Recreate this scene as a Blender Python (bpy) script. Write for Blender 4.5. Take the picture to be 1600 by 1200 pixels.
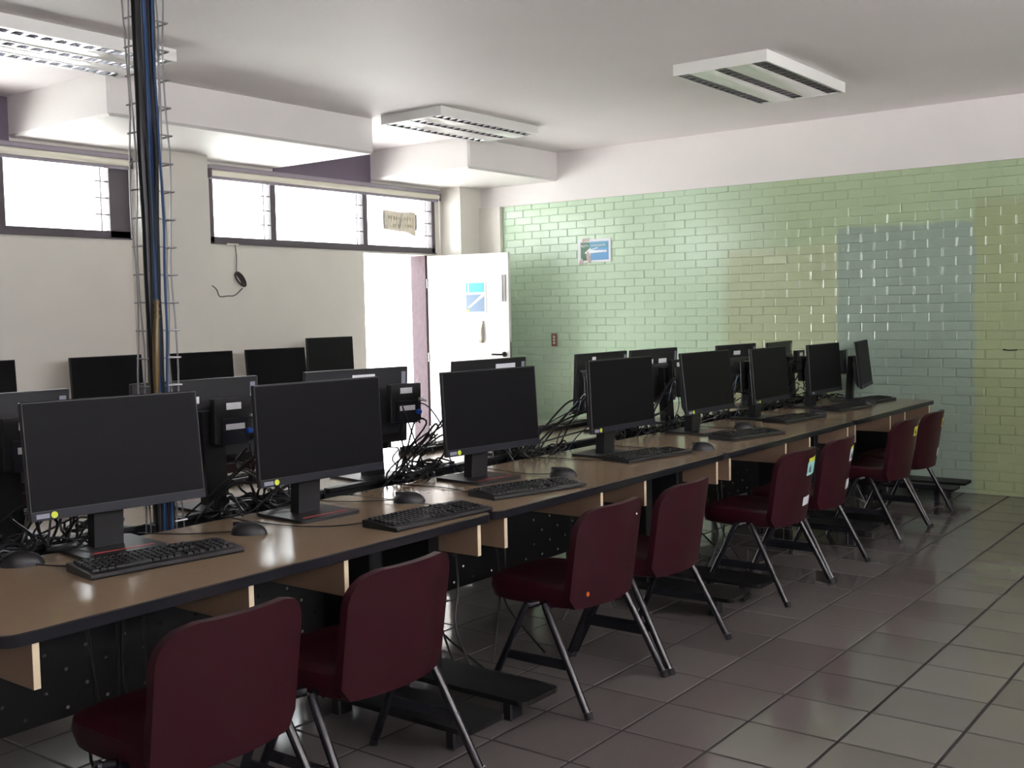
import bpy, bmesh, math, random
from mathutils import Vector, Matrix
random.seed(7)
for _o in list(bpy.data.objects): bpy.data.objects.remove(_o)
SC = bpy.context.scene
COL = SC.collection
PI = math.pi

# ------------------------------------------------------------------ camera, world, sun, exposure
YAW, PITCH, ROLL = -0.651742, -0.065689, -0.019918
FPX = 1696.45
_f = Vector((math.sin(YAW)*math.cos(PITCH), math.cos(YAW)*math.cos(PITCH), math.sin(PITCH)))
_r = Vector((math.cos(YAW), -math.sin(YAW), 0)); _u = _r.cross(_f)
_r2 = _r*math.cos(ROLL)+_u*math.sin(ROLL); _u2 = -_r*math.sin(ROLL)+_u*math.cos(ROLL)
cam_d = bpy.data.cameras.new('camera'); cam = bpy.data.objects.new('camera', cam_d); COL.objects.link(cam)
CAM = Vector((1.997, -3.222, 1.489))
cam.matrix_world = Matrix(((_r2.x,_u2.x,-_f.x,CAM.x),(_r2.y,_u2.y,-_f.y,CAM.y),(_r2.z,_u2.z,-_f.z,CAM.z),(0,0,0,1)))
cam_d.sensor_width = 36; cam_d.lens = FPX/1600*36; cam_d.clip_start = .02
SC.camera = cam
def pix(p):
    d = Vector(p)-CAM; w = d.dot(_f)
    return (800+FPX*d.dot(_r2)/w, 600-FPX*d.dot(_u2)/w, w)

world = bpy.data.worlds.new('sky'); SC.world = world; world.use_nodes = True
bg = world.node_tree.nodes['Background']
bg.inputs[0].default_value = (.97, .96, 1, 1); bg.inputs[1].default_value = 1.0
sun_d = bpy.data.lights.new('sun', 'SUN'); sun = bpy.data.objects.new('sun', sun_d); COL.objects.link(sun)
sun_d.energy = 4.0; sun_d.angle = math.radians(1.0)
sun.rotation_euler = Vector((-.36, .1, -.93)).to_track_quat('-Z', 'Y').to_euler()
def portal(y0, y1, z0, z1, x=-5.66, sx=1):
    d = bpy.data.lights.new('sky_portal', 'AREA'); o = bpy.data.objects.new('sky_portal', d); COL.objects.link(o)
    d.shape = 'RECTANGLE'; d.size = y1-y0; d.size_y = z1-z0
    o.location = (x, (y0+y1)/2, (z0+z1)/2)
    o.rotation_euler = Vector((sx,0,0)).to_track_quat('-Z','Y').to_euler()
    d.cycles.is_portal = True
portal(-1.3, 1.7, 2.12, 2.7); portal(2.44, 5.24, 2.12, 2.7); portal(4.2, 5.12, 0, 2.1); portal(-5.6, 3.3, 1.85, 2.7, 4.15, -1)
SC.view_settings.view_transform = 'Standard'; SC.view_settings.look = 'None'
SC.view_settings.exposure = 3.62; SC.view_settings.gamma = 1
SC.view_settings.use_curve_mapping = False
SC.cycles.diffuse_bounces = 6

# ------------------------------------------------------------------ materials
def mat(name, col, rough=.6, metal=0., var=0., vscale=6., bump=0., bscale=60., spec=.5, coat=0.):
    m = bpy.data.materials.new(name); m.use_nodes = True
    nt = m.node_tree; b = nt.nodes['Principled BSDF']
    b.inputs['Base Color'].default_value = (*col, 1); b.inputs['Roughness'].default_value = rough
    b.inputs['Metallic'].default_value = metal; b.inputs['Specular IOR Level'].default_value = spec
    if coat: b.inputs['Coat Weight'].default_value = coat; b.inputs['Coat Roughness'].default_value = .08
    geo = None
    if var or bump:
        geo = nt.nodes.new('ShaderNodeNewGeometry')
    if var:
        n = nt.nodes.new('ShaderNodeTexNoise'); n.inputs['Scale'].default_value = vscale; n.inputs['Detail'].default_value = 5
        nt.links.new(geo.outputs['Position'], n.inputs['Vector'])
        mr = nt.nodes.new('ShaderNodeMapRange'); mr.inputs[3].default_value = 1-var; mr.inputs[4].default_value = 1+var
        nt.links.new(n.outputs['Fac'], mr.inputs[0])
        mx = nt.nodes.new('ShaderNodeVectorMath'); mx.operation = 'SCALE'; mx.inputs[0].default_value = col
        nt.links.new(mr.outputs[0], mx.inputs['Scale']); nt.links.new(mx.outputs[0], b.inputs['Base Color'])
    if bump:
        n = nt.nodes.new('ShaderNodeTexNoise'); n.inputs['Scale'].default_value = bscale; n.inputs['Detail'].default_value = 4
        nt.links.new(geo.outputs['Position'], n.inputs['Vector'])
        bp = nt.nodes.new('ShaderNodeBump'); bp.inputs['Strength'].default_value = bump; bp.inputs['Distance'].default_value = .01
        nt.links.new(n.outputs['Fac'], bp.inputs['Height']); nt.links.new(bp.outputs[0], b.inputs['Normal'])
    return m

def paper(name, col, tr):
    m = bpy.data.materials.new(name); m.use_nodes = True; nt = m.node_tree
    for n in list(nt.nodes): nt.nodes.remove(n)
    o = nt.nodes.new('ShaderNodeOutputMaterial'); a = nt.nodes.new('ShaderNodeBsdfDiffuse'); b = nt.nodes.new('ShaderNodeBsdfTranslucent')
    a.inputs[0].default_value = (*col,1); b.inputs[0].default_value = (*col,1)
    x = nt.nodes.new('ShaderNodeMixShader'); x.inputs[0].default_value = tr
    nt.links.new(a.outputs[0], x.inputs[1]); nt.links.new(b.outputs[0], x.inputs[2]); nt.links.new(x.outputs[0], o.inputs[0]); return m
M = {}
M['plaster'] = mat('white_plaster', (.82,.79,.78), .55, var=.05, vscale=2, bump=.12, bscale=14)
M['ceiling'] = mat('ceiling_paint', (.85,.80,.81), .6, var=.04, vscale=1.3, bump=.1, bscale=8)
M['cream'] = mat('cream_wall_paint', (.72,.69,.63), .5, var=.05, vscale=3, bump=.1, bscale=20)
M['gloss_cream'] = mat('gloss_column_paint', (.76,.73,.67), .22, var=.04, vscale=4, bump=.25, bscale=9)
M['backlit_shade'] = mat('backlit_shade_tone', (.16,.13,.18), .6, var=.1)  # backlit shade of the wall above the windows, put into the colour
M['mortar'] = None
M['grout'] = mat('dark_grout', (.02,.016,.018), .85, var=.2, vscale=20)
M['wood'] = mat('beige_laminate', (.285,.208,.135), .17, var=.05, vscale=30)
M['woodedge'] = mat('raw_wood_panel', (.24,.16,.105), .5, var=.08, vscale=25)
M['lightedge'] = mat('pale_edge_strip', (.78,.66,.46), .45)
M['blackmetal'] = mat('black_powder_coat', (.009,.009,.010), .5, spec=.3)
M['edge'] = mat('black_rubber_edging', (.012,.012,.016), .3)
M['tube'] = mat('black_gloss_tube', (.015,.015,.02), .22)
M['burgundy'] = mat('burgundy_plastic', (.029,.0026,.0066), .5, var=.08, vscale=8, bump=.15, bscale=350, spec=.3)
M['blackplastic'] = mat('black_plastic', (.012,.012,.014), .45)
M['screen'] = mat('matte_dark_screen', (.006,.0055,.0068), .48, spec=.1)
M['chin'] = mat('slate_bezel', (.017,.018,.026), .45, spec=.25)
M['backshell'] = mat('monitor_back_shell', (.022,.022,.028), .4)
M['cable'] = mat('black_cable', (.01,.01,.012), .4)
M['bluecable'] = mat('blue_network_cable', (.018,.055,.14), .4)
M['redline'] = mat('red_accent', (.42,.03,.03), .45)
M['sticker'] = mat('white_sticker', (.8,.82,.86), .5, var=.1, vscale=120)
M['stickerink'] = mat('sticker_ink', (.12,.14,.2), .6)
M['yellowdot'] = mat('yellow_green_sticker', (.62,.68,.04), .5)
M['yellownote'] = mat('yellow_paper_note', (.72,.72,.05), .6)
M['cyan'] = mat('aqua_label', (.35,.72,.68), .5)
M['orange'] = mat('orange_dot', (.75,.16,.03), .5)
M['plate'] = mat('grey_name_plate', (.25,.27,.33), .4)
M['whitemetal'] = mat('white_enamel', (.82,.82,.80), .3)
M['reflector'] = mat('gloss_reflector', (.80,.80,.79), .12, coat=.6)
M['louver'] = mat('aluminium_louver', (.55,.55,.58), .18, metal=1.)
M['lampvoid'] = mat('dark_lamp_channel', (.05,.05,.055), .4)
M['lamptube'] = mat('fluorescent_tube_glass', (.75,.76,.76), .2)
M['wire'] = mat('galvanised_wire', (.42,.42,.43), .36, metal=.9)
M['tape'] = mat('yellow_wrap_tape', (.11,.07,.018), .35, var=.2, vscale=60)
M['brownwire'] = mat('dark_brown_wire', (.05,.03,.03), .45)
M['frame'] = mat('dark_window_frame', (.10,.085,.10), .45, var=.1)
M['blind'] = mat('cream_blind_fabric', (.80,.77,.66), .7)
M['blindbox'] = mat('grey_blind_cassette', (.34,.31,.36), .45)
M['door'] = mat('white_door_paint', (.82,.81,.79), .35, var=.03)
M['mauve'] = mat('rough_mauve_plaster', (.062,.043,.052), .8, var=.15, vscale=14, bump=.8, bscale=30)
M['handle'] = mat('brushed_steel', (.4,.4,.4), .35, metal=.8)
M['beige'] = mat('beige_cloth', (.55,.50,.40), .7)
M['posterblue'] = mat('poster_blue', (.13,.36,.66), .25)
M['posterteal'] = mat('poster_teal', (.06,.30,.44), .25)
M['postergreen'] = mat('poster_green', (.01,.12,.04), .25)
M['posterwhite'] = mat('poster_white', (.78,.82,.82), .3)
M['torn'] = mat('torn_paper', (.52,.46,.42), .7, var=.2, vscale=60)
M['postercyan'] = mat('poster_cyan', (.12,.48,.62), .35)
M['postergrey'] = mat('poster_grey_blue', (.22,.32,.45), .35)
M['signpaper'] = paper('brown_paper_sign', (.40,.365,.33), .52); M['signink'] = paper('pale_lettering', (.55,.52,.42), .6)
M['switchplate'] = mat('brown_switch_plate', (.25,.13,.08), .45)
M['ivory'] = mat('ivory_switch', (.72,.66,.58), .4)
M['facade'] = mat('white_facade', (.80,.79,.76), .8, var=.05)
M['pavement'] = mat('pale_concrete', (.70,.68,.66), .85, var=.08, vscale=2)
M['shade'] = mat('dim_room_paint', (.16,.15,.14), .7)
M['blueplug'] = mat('blue_video_plug', (.01,.10,.55), .35)
M['silver'] = mat('silver_plug', (.6,.6,.62), .3, metal=.7)

def glass():
    m = bpy.data.materials.new('louver_glass'); m.use_nodes = True; nt = m.node_tree
    for n in list(nt.nodes): nt.nodes.remove(n)
    o = nt.nodes.new('ShaderNodeOutputMaterial'); t = nt.nodes.new('ShaderNodeBsdfTransparent'); g = nt.nodes.new('ShaderNodeBsdfGlossy')
    t.inputs[0].default_value = (.94,.97,.96,1); g.inputs['Roughness'].default_value = .03
    x = nt.nodes.new('ShaderNodeMixShader'); lw = nt.nodes.new('ShaderNodeLayerWeight'); lw.inputs[0].default_value = .5
    pw = nt.nodes.new('ShaderNodeMath'); pw.operation = 'POWER'; pw.inputs[1].default_value = 5; nt.links.new(lw.outputs['Facing'], pw.inputs[0])
    fr = nt.nodes.new('ShaderNodeMapRange'); fr.inputs[3].default_value = .03; fr.inputs[4].default_value = .7; nt.links.new(pw.outputs[0], fr.inputs[0])
    nt.links.new(fr.outputs[0], x.inputs[0]); nt.links.new(t.outputs[0], x.inputs[1]); nt.links.new(g.outputs[0], x.inputs[2])
    nt.links.new(x.outputs[0], o.inputs[0]); return m
M['glass'] = glass()

class NB:                                            # tiny node-math builder
    def __init__(s, nt): s.nt = nt
    def m(s, op, a, b=0.):
        n = s.nt.nodes.new('ShaderNodeMath'); n.operation = op
        for i, v in enumerate((a, b)):
            if isinstance(v, (int, float)): n.inputs[i].default_value = v
            else: s.nt.links.new(v, n.inputs[i])
        return n.outputs[0]
    def mix(s, f, a, b):
        n = s.nt.nodes.new('ShaderNodeMix'); n.data_type = 'RGBA'
        s.nt.links.new(f, n.inputs[0])
        for i, v in ((6, a), (7, b)):
            if isinstance(v, tuple): n.inputs[i].default_value = (*v, 1)
            else: s.nt.links.new(v, n.inputs[i])
        return n.outputs[2]

def green_paint(name, rough):
    m = bpy.data.materials.new(name); m.use_nodes = True; nt = m.node_tree; b = nt.nodes['Principled BSDF']
    k = NB(nt); geo = nt.nodes.new('ShaderNodeNewGeometry')
    wob = nt.nodes.new('ShaderNodeTexNoise'); wob.inputs['Scale'].default_value = 3.; wob.inputs['Detail'].default_value = 4
    nt.links.new(geo.outputs['Position'], wob.inputs['Vector'])
    sp = nt.nodes.new('ShaderNodeSeparateXYZ'); nt.links.new(geo.outputs['Position'], sp.inputs[0])
    w = k.m('MULTIPLY', k.m('SUBTRACT', wob.outputs['Fac'], .5), .10)
    x = k.m('ADD', sp.outputs[0], w); z = k.m('ADD', sp.outputs[2], w)
    def step(v, e, s): return k.m('MINIMUM', k.m('MAXIMUM', k.m('ADD', k.m('MULTIPLY', k.m('SUBTRACT', v, e), s), .5), 0.), 1.)
    mint, grass, olive, grey, moss = (.57,.74,.55), (.46,.58,.37), (.50,.57,.37), (.36,.46,.38), (.42,.50,.29)
    c = k.mix(step(x, -2.2, 1.1), mint, grass)
    f = k.m('MULTIPLY', step(x, -2.38, 8.), k.m('SUBTRACT', 1., step(z, 2.0, 12.)))
    c = k.mix(f, c, olive)
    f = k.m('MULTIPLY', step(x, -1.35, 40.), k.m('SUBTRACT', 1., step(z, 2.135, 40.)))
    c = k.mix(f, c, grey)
    f = k.m('MULTIPLY', step(x, -.26, 40.), k.m('SUBTRACT', 1., step(z, 2.3, 8.)))
    c = k.mix(f, c, moss)
    n2 = nt.nodes.new('ShaderNodeTexNoise'); n2.inputs['Scale'].default_value = 1.6; n2.inputs['Detail'].default_value = 6
    nt.links.new(geo.outputs['Position'], n2.inputs['Vector'])
    mr = nt.nodes.new('ShaderNodeMapRange'); mr.inputs[3].default_value = .86; mr.inputs[4].default_value = 1.12
    nt.links.new(n2.outputs['Fac'], mr.inputs[0])
    vm = nt.nodes.new('ShaderNodeVectorMath'); vm.operation = 'SCALE'
    nt.links.new(c, vm.inputs[0]); nt.links.new(mr.outputs[0], vm.inputs['Scale'])
    nt.links.new(vm.outputs[0], b.inputs['Base Color']); b.inputs['Roughness'].default_value = rough
    n3 = nt.nodes.new('ShaderNodeTexNoise'); n3.inputs['Scale'].default_value = 22; n3.inputs['Detail'].default_value = 3
    nt.links.new(geo.outputs['Position'], n3.inputs['Vector'])
    bp = nt.nodes.new('ShaderNodeBump'); bp.inputs['Strength'].default_value = .25; bp.inputs['Distance'].default_value = .006
    nt.links.new(n3.outputs['Fac'], bp.inputs['Height']); nt.links.new(bp.outputs[0], b.inputs['Normal'])
    return m
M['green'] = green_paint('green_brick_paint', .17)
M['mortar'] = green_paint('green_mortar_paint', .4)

def tile_mat():
    m = bpy.data.materials.new('grey_ceramic_tile'); m.use_nodes = True; nt = m.node_tree; b = nt.nodes['Principled BSDF']
    k = NB(nt); geo = nt.nodes.new('ShaderNodeNewGeometry')
    sp = nt.nodes.new('ShaderNodeSeparateXYZ'); nt.links.new(geo.outputs['Position'], sp.inputs[0])
    cx = k.m('FLOOR', k.m('MULTIPLY', sp.outputs[0], 1/.33)); cy = k.m('FLOOR', k.m('MULTIPLY', sp.outputs[1], 1/.33))
    cb = nt.nodes.new('ShaderNodeCombineXYZ'); nt.links.new(cx, cb.inputs[0]); nt.links.new(cy, cb.inputs[1])
    wn = nt.nodes.new('ShaderNodeTexWhiteNoise'); nt.links.new(cb.outputs[0], wn.inputs['Vector'])
    no = nt.nodes.new('ShaderNodeTexNoise'); no.inputs['Scale'].default_value = 2.2; no.inputs['Detail'].default_value = 6
    nt.links.new(geo.outputs['Position'], no.inputs['Vector'])
    f = k.m('ADD', k.m('MULTIPLY', wn.outputs['Value'], .5), k.m('MULTIPLY', no.outputs['Fac'], .35))
    c = k.mix(f, (.11,.098,.095), (.19,.178,.17))
    nt.links.new(c, b.inputs['Base Color'])
    b.inputs['Roughness'].default_value = .12
    return m
M['tile'] = tile_mat()

# ------------------------------------------------------------------ mesh helpers
class MB:
    def __init__(s): s.v = []; s.f = []
    def add(s, vs, fs):
        o = len(s.v); s.v += [tuple(p) for p in vs]; s.f += [tuple(i+o for i in f) for f in fs]; return s
    def box(s, a, b):
        (x0,y0,z0),(x1,y1,z1) = a, b
        return s.add([(x0,y0,z0),(x1,y0,z0),(x1,y1,z0),(x0,y1,z0),(x0,y0,z1),(x1,y0,z1),(x1,y1,z1),(x0,y1,z1)],
                     [(3,2,1,0),(4,5,6,7),(0,1,5,4),(1,2,6,5),(2,3,7,6),(3,0,4,7)])
    def bbox(s, a, b, r):                            # box with chamfered edges on all sides
        (x0,y0,z0),(x1,y1,z1) = a, b
        bm = bmesh.new(); bmesh.ops.create_cube(bm, size=1)
        for v in bm.verts: v.co = Vector(((x0+x1)/2+v.co.x*(x1-x0),(y0+y1)/2+v.co.y*(y1-y0),(z0+z1)/2+v.co.z*(z1-z0)))
        bmesh.ops.bevel(bm, geom=list(bm.edges), offset=r, segments=1, affect='EDGES')
        bm.verts.index_update()
        s.add([v.co[:] for v in bm.verts], [[v.index for v in f.verts] for f in bm.faces]); bm.free(); return s
    def prism(s, poly, axis, a, b):                  # extrude a 2-D outline along axis
        n = len(poly)
        def P(p, t):
            return {'x':(t,p[0],p[1]),'y':(p[0],t,p[1]),'z':(p[0],p[1],t)}[axis]
        return s.add([P(p,a) for p in poly]+[P(p,b) for p in poly],
                     [tuple(range(n))[::-1], tuple(range(n,2*n))]+[(i,(i+1)%n,(i+1)%n+n,i+n) for i in range(n)])
    def tube(s, pts, r, n=6, smooth=3, cap=True):
        pts = [Vector(p) for p in pts]
        if smooth > 1 and len(pts) > 2: pts = catmull(pts, smooth)
        T = []
        for i in range(len(pts)):
            t = pts[min(i+1,len(pts)-1)]-pts[max(i-1,0)]
            T.append(t.normalized() if t.length > 1e-9 else Vector((0,0,1)))
        u = T[0].orthogonal().normalized(); vs = []
        for i, p in enumerate(pts):
            u = (u-T[i]*u.dot(T[i])); u = u.normalized() if u.length > 1e-6 else T[i].orthogonal().normalized()
            w = T[i].cross(u); rr = r[i] if isinstance(r, (list,tuple)) else r
            for k in range(n):
                a = 2*PI*k/n; vs.append(p+(u*math.cos(a)+w*math.sin(a))*rr)
        fs = [(i*n+k, i*n+(k+1)%n, (i+1)*n+(k+1)%n, (i+1)*n+k) for i in range(len(pts)-1) for k in range(n)]
        if cap: fs += [tuple(range(n))[::-1], tuple(range((len(pts)-1)*n, len(pts)*n))]
        return s.add(vs, fs)
    def disc(s, c, ax, r, h, n=14):
        c = Vector(c); ax = Vector(ax).normalized(); return s.tube([c, c+ax*h], r, n, 1)
    def scaled(s, k): s.v = [(x*k,y*k,z*k) for x,y,z in s.v]; return s
    def mesh(s, name, m, smooth=False):
        me = bpy.data.meshes.new(name); me.from_pydata(s.v, [], s.f); me.update()
        bm = bmesh.new(); bm.from_mesh(me); bmesh.ops.recalc_face_normals(bm, faces=bm.faces); bm.to_mesh(me); bm.free()
        if smooth:
            me.polygons.foreach_set('use_smooth', [True]*len(me.polygons)); me.set_sharp_from_angle(angle=math.radians(38))
        if m: me.materials.append(m)
        return me
    def build(s, name, m, parent=None, loc=(0,0,0), rot=(0,0,0), smooth=False, **props):
        return link(name, s.mesh(name, m, smooth), parent, loc, rot, **props)
def link(name, me, parent=None, loc=(0,0,0), rot=(0,0,0), **props):
    o = bpy.data.objects.new(name, me); COL.objects.link(o); o.parent = parent; o.location = loc; o.rotation_euler = rot
    for k, v in props.items(): o[k] = v
    return o
def catmull(p, n):
    out = []
    for i in range(len(p)-1):
        a, b, c, d = p[max(i-1,0)], p[i], p[i+1], p[min(i+2,len(p)-1)]
        for k in range(n):
            t = k/n
            out.append(.5*((2*b)+(c-a)*t+(2*a-5*b+4*c-d)*t*t+(3*b-a-3*c+d)*t**3))
    out.append(p[-1]); return out
def thing(name, label, cat, loc=(0,0,0), rz=0, group=None):
    o = bpy.data.objects.new(name, None); COL.objects.link(o); o.empty_display_size = .1
    o.location = loc; o.rotation_euler = (0,0,rz); o['label'] = label; o['category'] = cat
    if group: o['group'] = group
    return o
def struct(name, label, loc=(0,0,0)):
    o = bpy.data.objects.new(name, None); COL.objects.link(o); o.location = loc; o['kind'] = 'structure'; o['label'] = label; return o
KIDS = {}
def dup(root, loc, rz, label, group=None):
    if not KIDS:
        pass
    def cp(o, par):
        c = o.copy(); COL.objects.link(c)
        if par is not None: c.parent = par
        for ch in [q for q in bpy.data.objects if q.parent == o]: cp(ch, c)
        return c
    r = cp(root, None); r.location = loc; r.rotation_euler = (0,0,rz); r['label'] = label
    if group: r['group'] = group
    return r
def rrect(x0, y0, x1, y1, r, n=5):
    out = []
    for cx, cy, a0 in ((x1-r,y1-r,0),(x0+r,y1-r,90),(x0+r,y0+r,180),(x1-r,y0+r,270)):
        for k in range(n+1):
            a = math.radians(a0+90*k/n); out.append((cx+r*math.cos(a), cy+r*math.sin(a)))
    return out

# ------------------------------------------------------------------ room shell
XW, XR, YB, YG, ZC = -5.41, 3.9, -6.2, 5.68, 3.05
WT = .2                                              # window wall thickness
fl = MB().box((XW-WT,YB-.2,-.2),(XR+.2,YG+.2,-.003)).build('floor', M['grout'], kind='structure', label='grey ceramic tile floor with dark grout lines')
TS = .33
tm = None
def tile_mb(x0, y0, x1, y1, mb=None):
    mb = mb or MB(); g = .0055; b = .003
    X0,Y0,X1,Y1 = x0+g, y0+g, x1-g, y1-g
    return mb.add([(X0,Y0,-.006),(X1,Y0,-.006),(X1,Y1,-.006),(X0,Y1,-.006),(X0,Y0,-.002),(X1,Y0,-.002),(X1,Y1,-.002),(X0,Y1,-.002),
                   (X0+b,Y0+b,0),(X1-b,Y0+b,0),(X1-b,Y1-b,0),(X0+b,Y1-b,0)],
                  [(0,1,5,4),(1,2,6,5),(2,3,7,6),(3,0,4,7),(4,5,9,8),(5,6,10,9),(6,7,11,10),(7,4,8,11),(8,9,10,11)])
tm = tile_mb(0,0,TS,TS).mesh('floor_tile', M['tile'])
cands, rest = [], MB()
for i in range(-17, 13):
    for j in range(-19, 18):
        x, y = i*TS, j*TS
        x0, x1 = max(x, XW), min(x+TS, XR); y0, y1 = max(y, YB), min(y+TS, YG)
        if x1-x0 < .02 or y1-y0 < .02: continue
        full = (x1-x0 > TS-.001) and (y1-y0 > TS-.001)
        u, v, w = pix((x+TS/2, y+TS/2, 0))
        inside = full and w > .5 and -60 < u < 1660 and 0 < v < 1280 and x > -1.7
        if inside: cands.append((1/w, x, y))
        else: tile_mb(x0, y0, x1, y1, rest)
cands.sort(reverse=True)
for k, (q, x, y) in enumerate(cands):
    if k < 290: link('floor_tile', tm, fl, (x, y, random.uniform(-.0006,.0002)), (random.uniform(-.0012,.0012), random.uniform(-.0012,.0012), 0))
    else: tile_mb(x, y, x+TS, y+TS, rest)
rest.build('floor_tiles_beyond', M['tile'], fl, kind='stuff')

ceil = MB().box((XW-WT-.6,YB-.2,ZC),(XR+2.4,YG+.3,ZC+.25)).build('ceiling', M['ceiling'], kind='structure', label='white painted concrete ceiling')  # eaves beyond the side walls added unseen, to block sky and sun
wl = MB()
def seg(y0, y1, z0, z1): wl.box((XW-WT, y0, z0), (XW, y1, z1))
seg(YB-.2, 4.2, 0, 2.115); seg(5.115, YG+.2, 0, 2.115)
seg(4.2, 5.115, 2.085, 2.115)
seg(YB-.2, -1.3, 2.115, ZC); seg(1.70, 2.44, 2.115, ZC); seg(5.24, YG+.2, 2.115, ZC)
seg(-1.3, 1.70, 2.74, ZC); seg(2.44, 5.24, 2.74, ZC)
wl.build('wall_left', M['cream'], kind='structure', label='cream painted window wall below the high windows')
MB().box((XR,YB-.2,0),(XR+.2,YG+.2,1.85)).box((XR,YB-.2,2.7),(XR+.2,YG+.2,ZC)).box((XR,YB-.2,1.85),(XR+.2,-5.6,2.7)).box((XR,3.3,1.85),(XR+.2,YG+.2,2.7)).build('wall_right', M['shade'], kind='structure', label='unseen side wall with added high openings opposite the windows')  # out of view; high openings added so daylight reaches the ceiling
MB().box((XW-WT,YB-.2,0),(XR,YB,ZC)).build('wall_back', M['shade'], kind='structure', label='plain wall behind the viewer')
# columns, beams, jamb
MB().box((XW,1.705,0),(-5.15,2.235,2.775)).build('trim_1', M['cream'], kind='structure', label='cream column between the two high windows')
MB().box((XW,5.335,0),(-5.15,YG,2.775)).build('trim_2', M['gloss_cream'], kind='structure', label='glossy cream corner column behind the open door')
def beam(n, y0, y1, lab):
    MB().bbox((XW-.02,y0,2.775),(-4.18,y1,ZC+.02), .018).build(n, M['plaster'], kind='structure', label=lab)
beam('trim_3', .76, 3.12, 'white boxed ceiling beam over the column between the windows')
beam('trim_4', 4.31, YG+.02, 'white boxed ceiling beam in the corner above the door')
beam('trim_5', -2.9, -.55, 'white boxed ceiling beam over the window further left')
MB().box((XW+.002,-.55,2.745),(XW+.012,.76,ZC)).build('trim_6', M['backlit_shade'], kind='structure', label='dark strip of painted-in backlit shade above the window left of the beam')
MB().box((XW+.002,3.12,2.745),(XW+.012,4.31,ZC)).build('trim_8', M['backlit_shade'], kind='structure', label='dark strip of painted-in backlit shade above the window between the two beams')
jm = MB()
jm.box((XW-WT-.012,5.085,0),(XW-.014,5.118,2.085))
jm.build('trim_7', M['mauve'], kind='structure', label='rough mauve door jamb beside the open door')

# far wall with painted bricks
wf = struct('wall_far', 'green painted brick wall at the far end')
MB().box((XW-WT,YG+.005,0),(XR+.2,YG+.2,ZC)).build('mortar_bed', M['mortar'], wf)
MB().box((-5.2,YG-.006,2.571),(XR,YG+.01,ZC)).build('white_plaster_band', M['plaster'], wf)
MB().box((-5.2,YG-.045,0),(-4.875,YG+.01,2.571)).build('white_pilaster', M['gloss_cream'], wf)
BL, BH, BZ0, BX0 = .216, .073, .036, -.074
def brick_mb(mb, x0, z0, x1, z1, dy=0.):
    g = .0008; b = .0025; c = .0085; X0,X1,Z0,Z1 = x0+g,x1-g,z0+g,z1-g; y0 = YG+dy
    return mb.add([(X0,YG+.012,Z0),(X1,YG+.012,Z0),(X1,YG+.012,Z1),(X0,YG+.012,Z1),(X0,y0+.0045,Z0),(X1,y0+.0045,Z0),(X1,y0+.0045,Z1),(X0,y0+.0045,Z1),
                   (X0+c,y0,Z0+b),(X1-c,y0,Z0+b),(X1-c,y0,Z1-b),(X0+c,y0,Z1-b)],
                  [(0,1,5,4),(1,2,6,5),(2,3,7,6),(3,0,4,7),(4,5,9,8),(5,6,10,9),(6,7,11,10),(7,4,8,11),(8,9,10,11)])
bmesh_shared = []
for k in range(5):
    mb = MB(); brick_mb(mb, -BL/2, -BH/2, BL/2, BH/2)
    mb.v = [(x, y-YG, z) for x, y, z in mb.v]
    bmesh_shared.append(mb.mesh('brick', M['green']))
cands, rest = [], MB()
for k in range(-1, 35):
    z0, z1 = BZ0+k*BH, BZ0+(k+1)*BH
    z0c, z1c = max(z0, .0), min(z1, 2.571)
    off = 0 if k % 2 else BL/2
    for i in range(-24, 20):
        x0 = BX0+off+i*BL; x1 = x0+BL
        x0c, x1c = max(x0, -4.875), min(x1, XR)
        if x1c-x0c < .02 or z1c-z0c < .01: continue
        full = x1c-x0c > BL-.001 and z1c-z0c > BH-.001
        u, v, w = pix(((x0+x1)/2, YG, (z0+z1)/2))
        # bricks standing clear of the furniture and inside the view are objects of their own
        clear = -20 < u < 1620 and 200 < v < 790 and (v < 535 or u > 1365 and v < 640 or u > 1480)
        if full and clear: cands.append((1/w, x0, z0))
        else: brick_mb(rest, x0c, z0c, x1c, z1c, random.uniform(-.002,.003))
cands.sort(reverse=True)
for n, (q, x0, z0) in enumerate(cands):
    if n < 300:
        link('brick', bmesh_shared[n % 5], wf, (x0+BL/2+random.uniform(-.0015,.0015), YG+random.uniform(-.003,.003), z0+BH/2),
             (random.gauss(0,.012), random.gauss(0,.004), random.gauss(0,.011)))
    else: brick_mb(rest, x0, z0, x0+BL, z0+BH, random.uniform(-.002,.003))
rest.build('bricks_beyond', M['green'], wf, kind='stuff')

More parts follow.
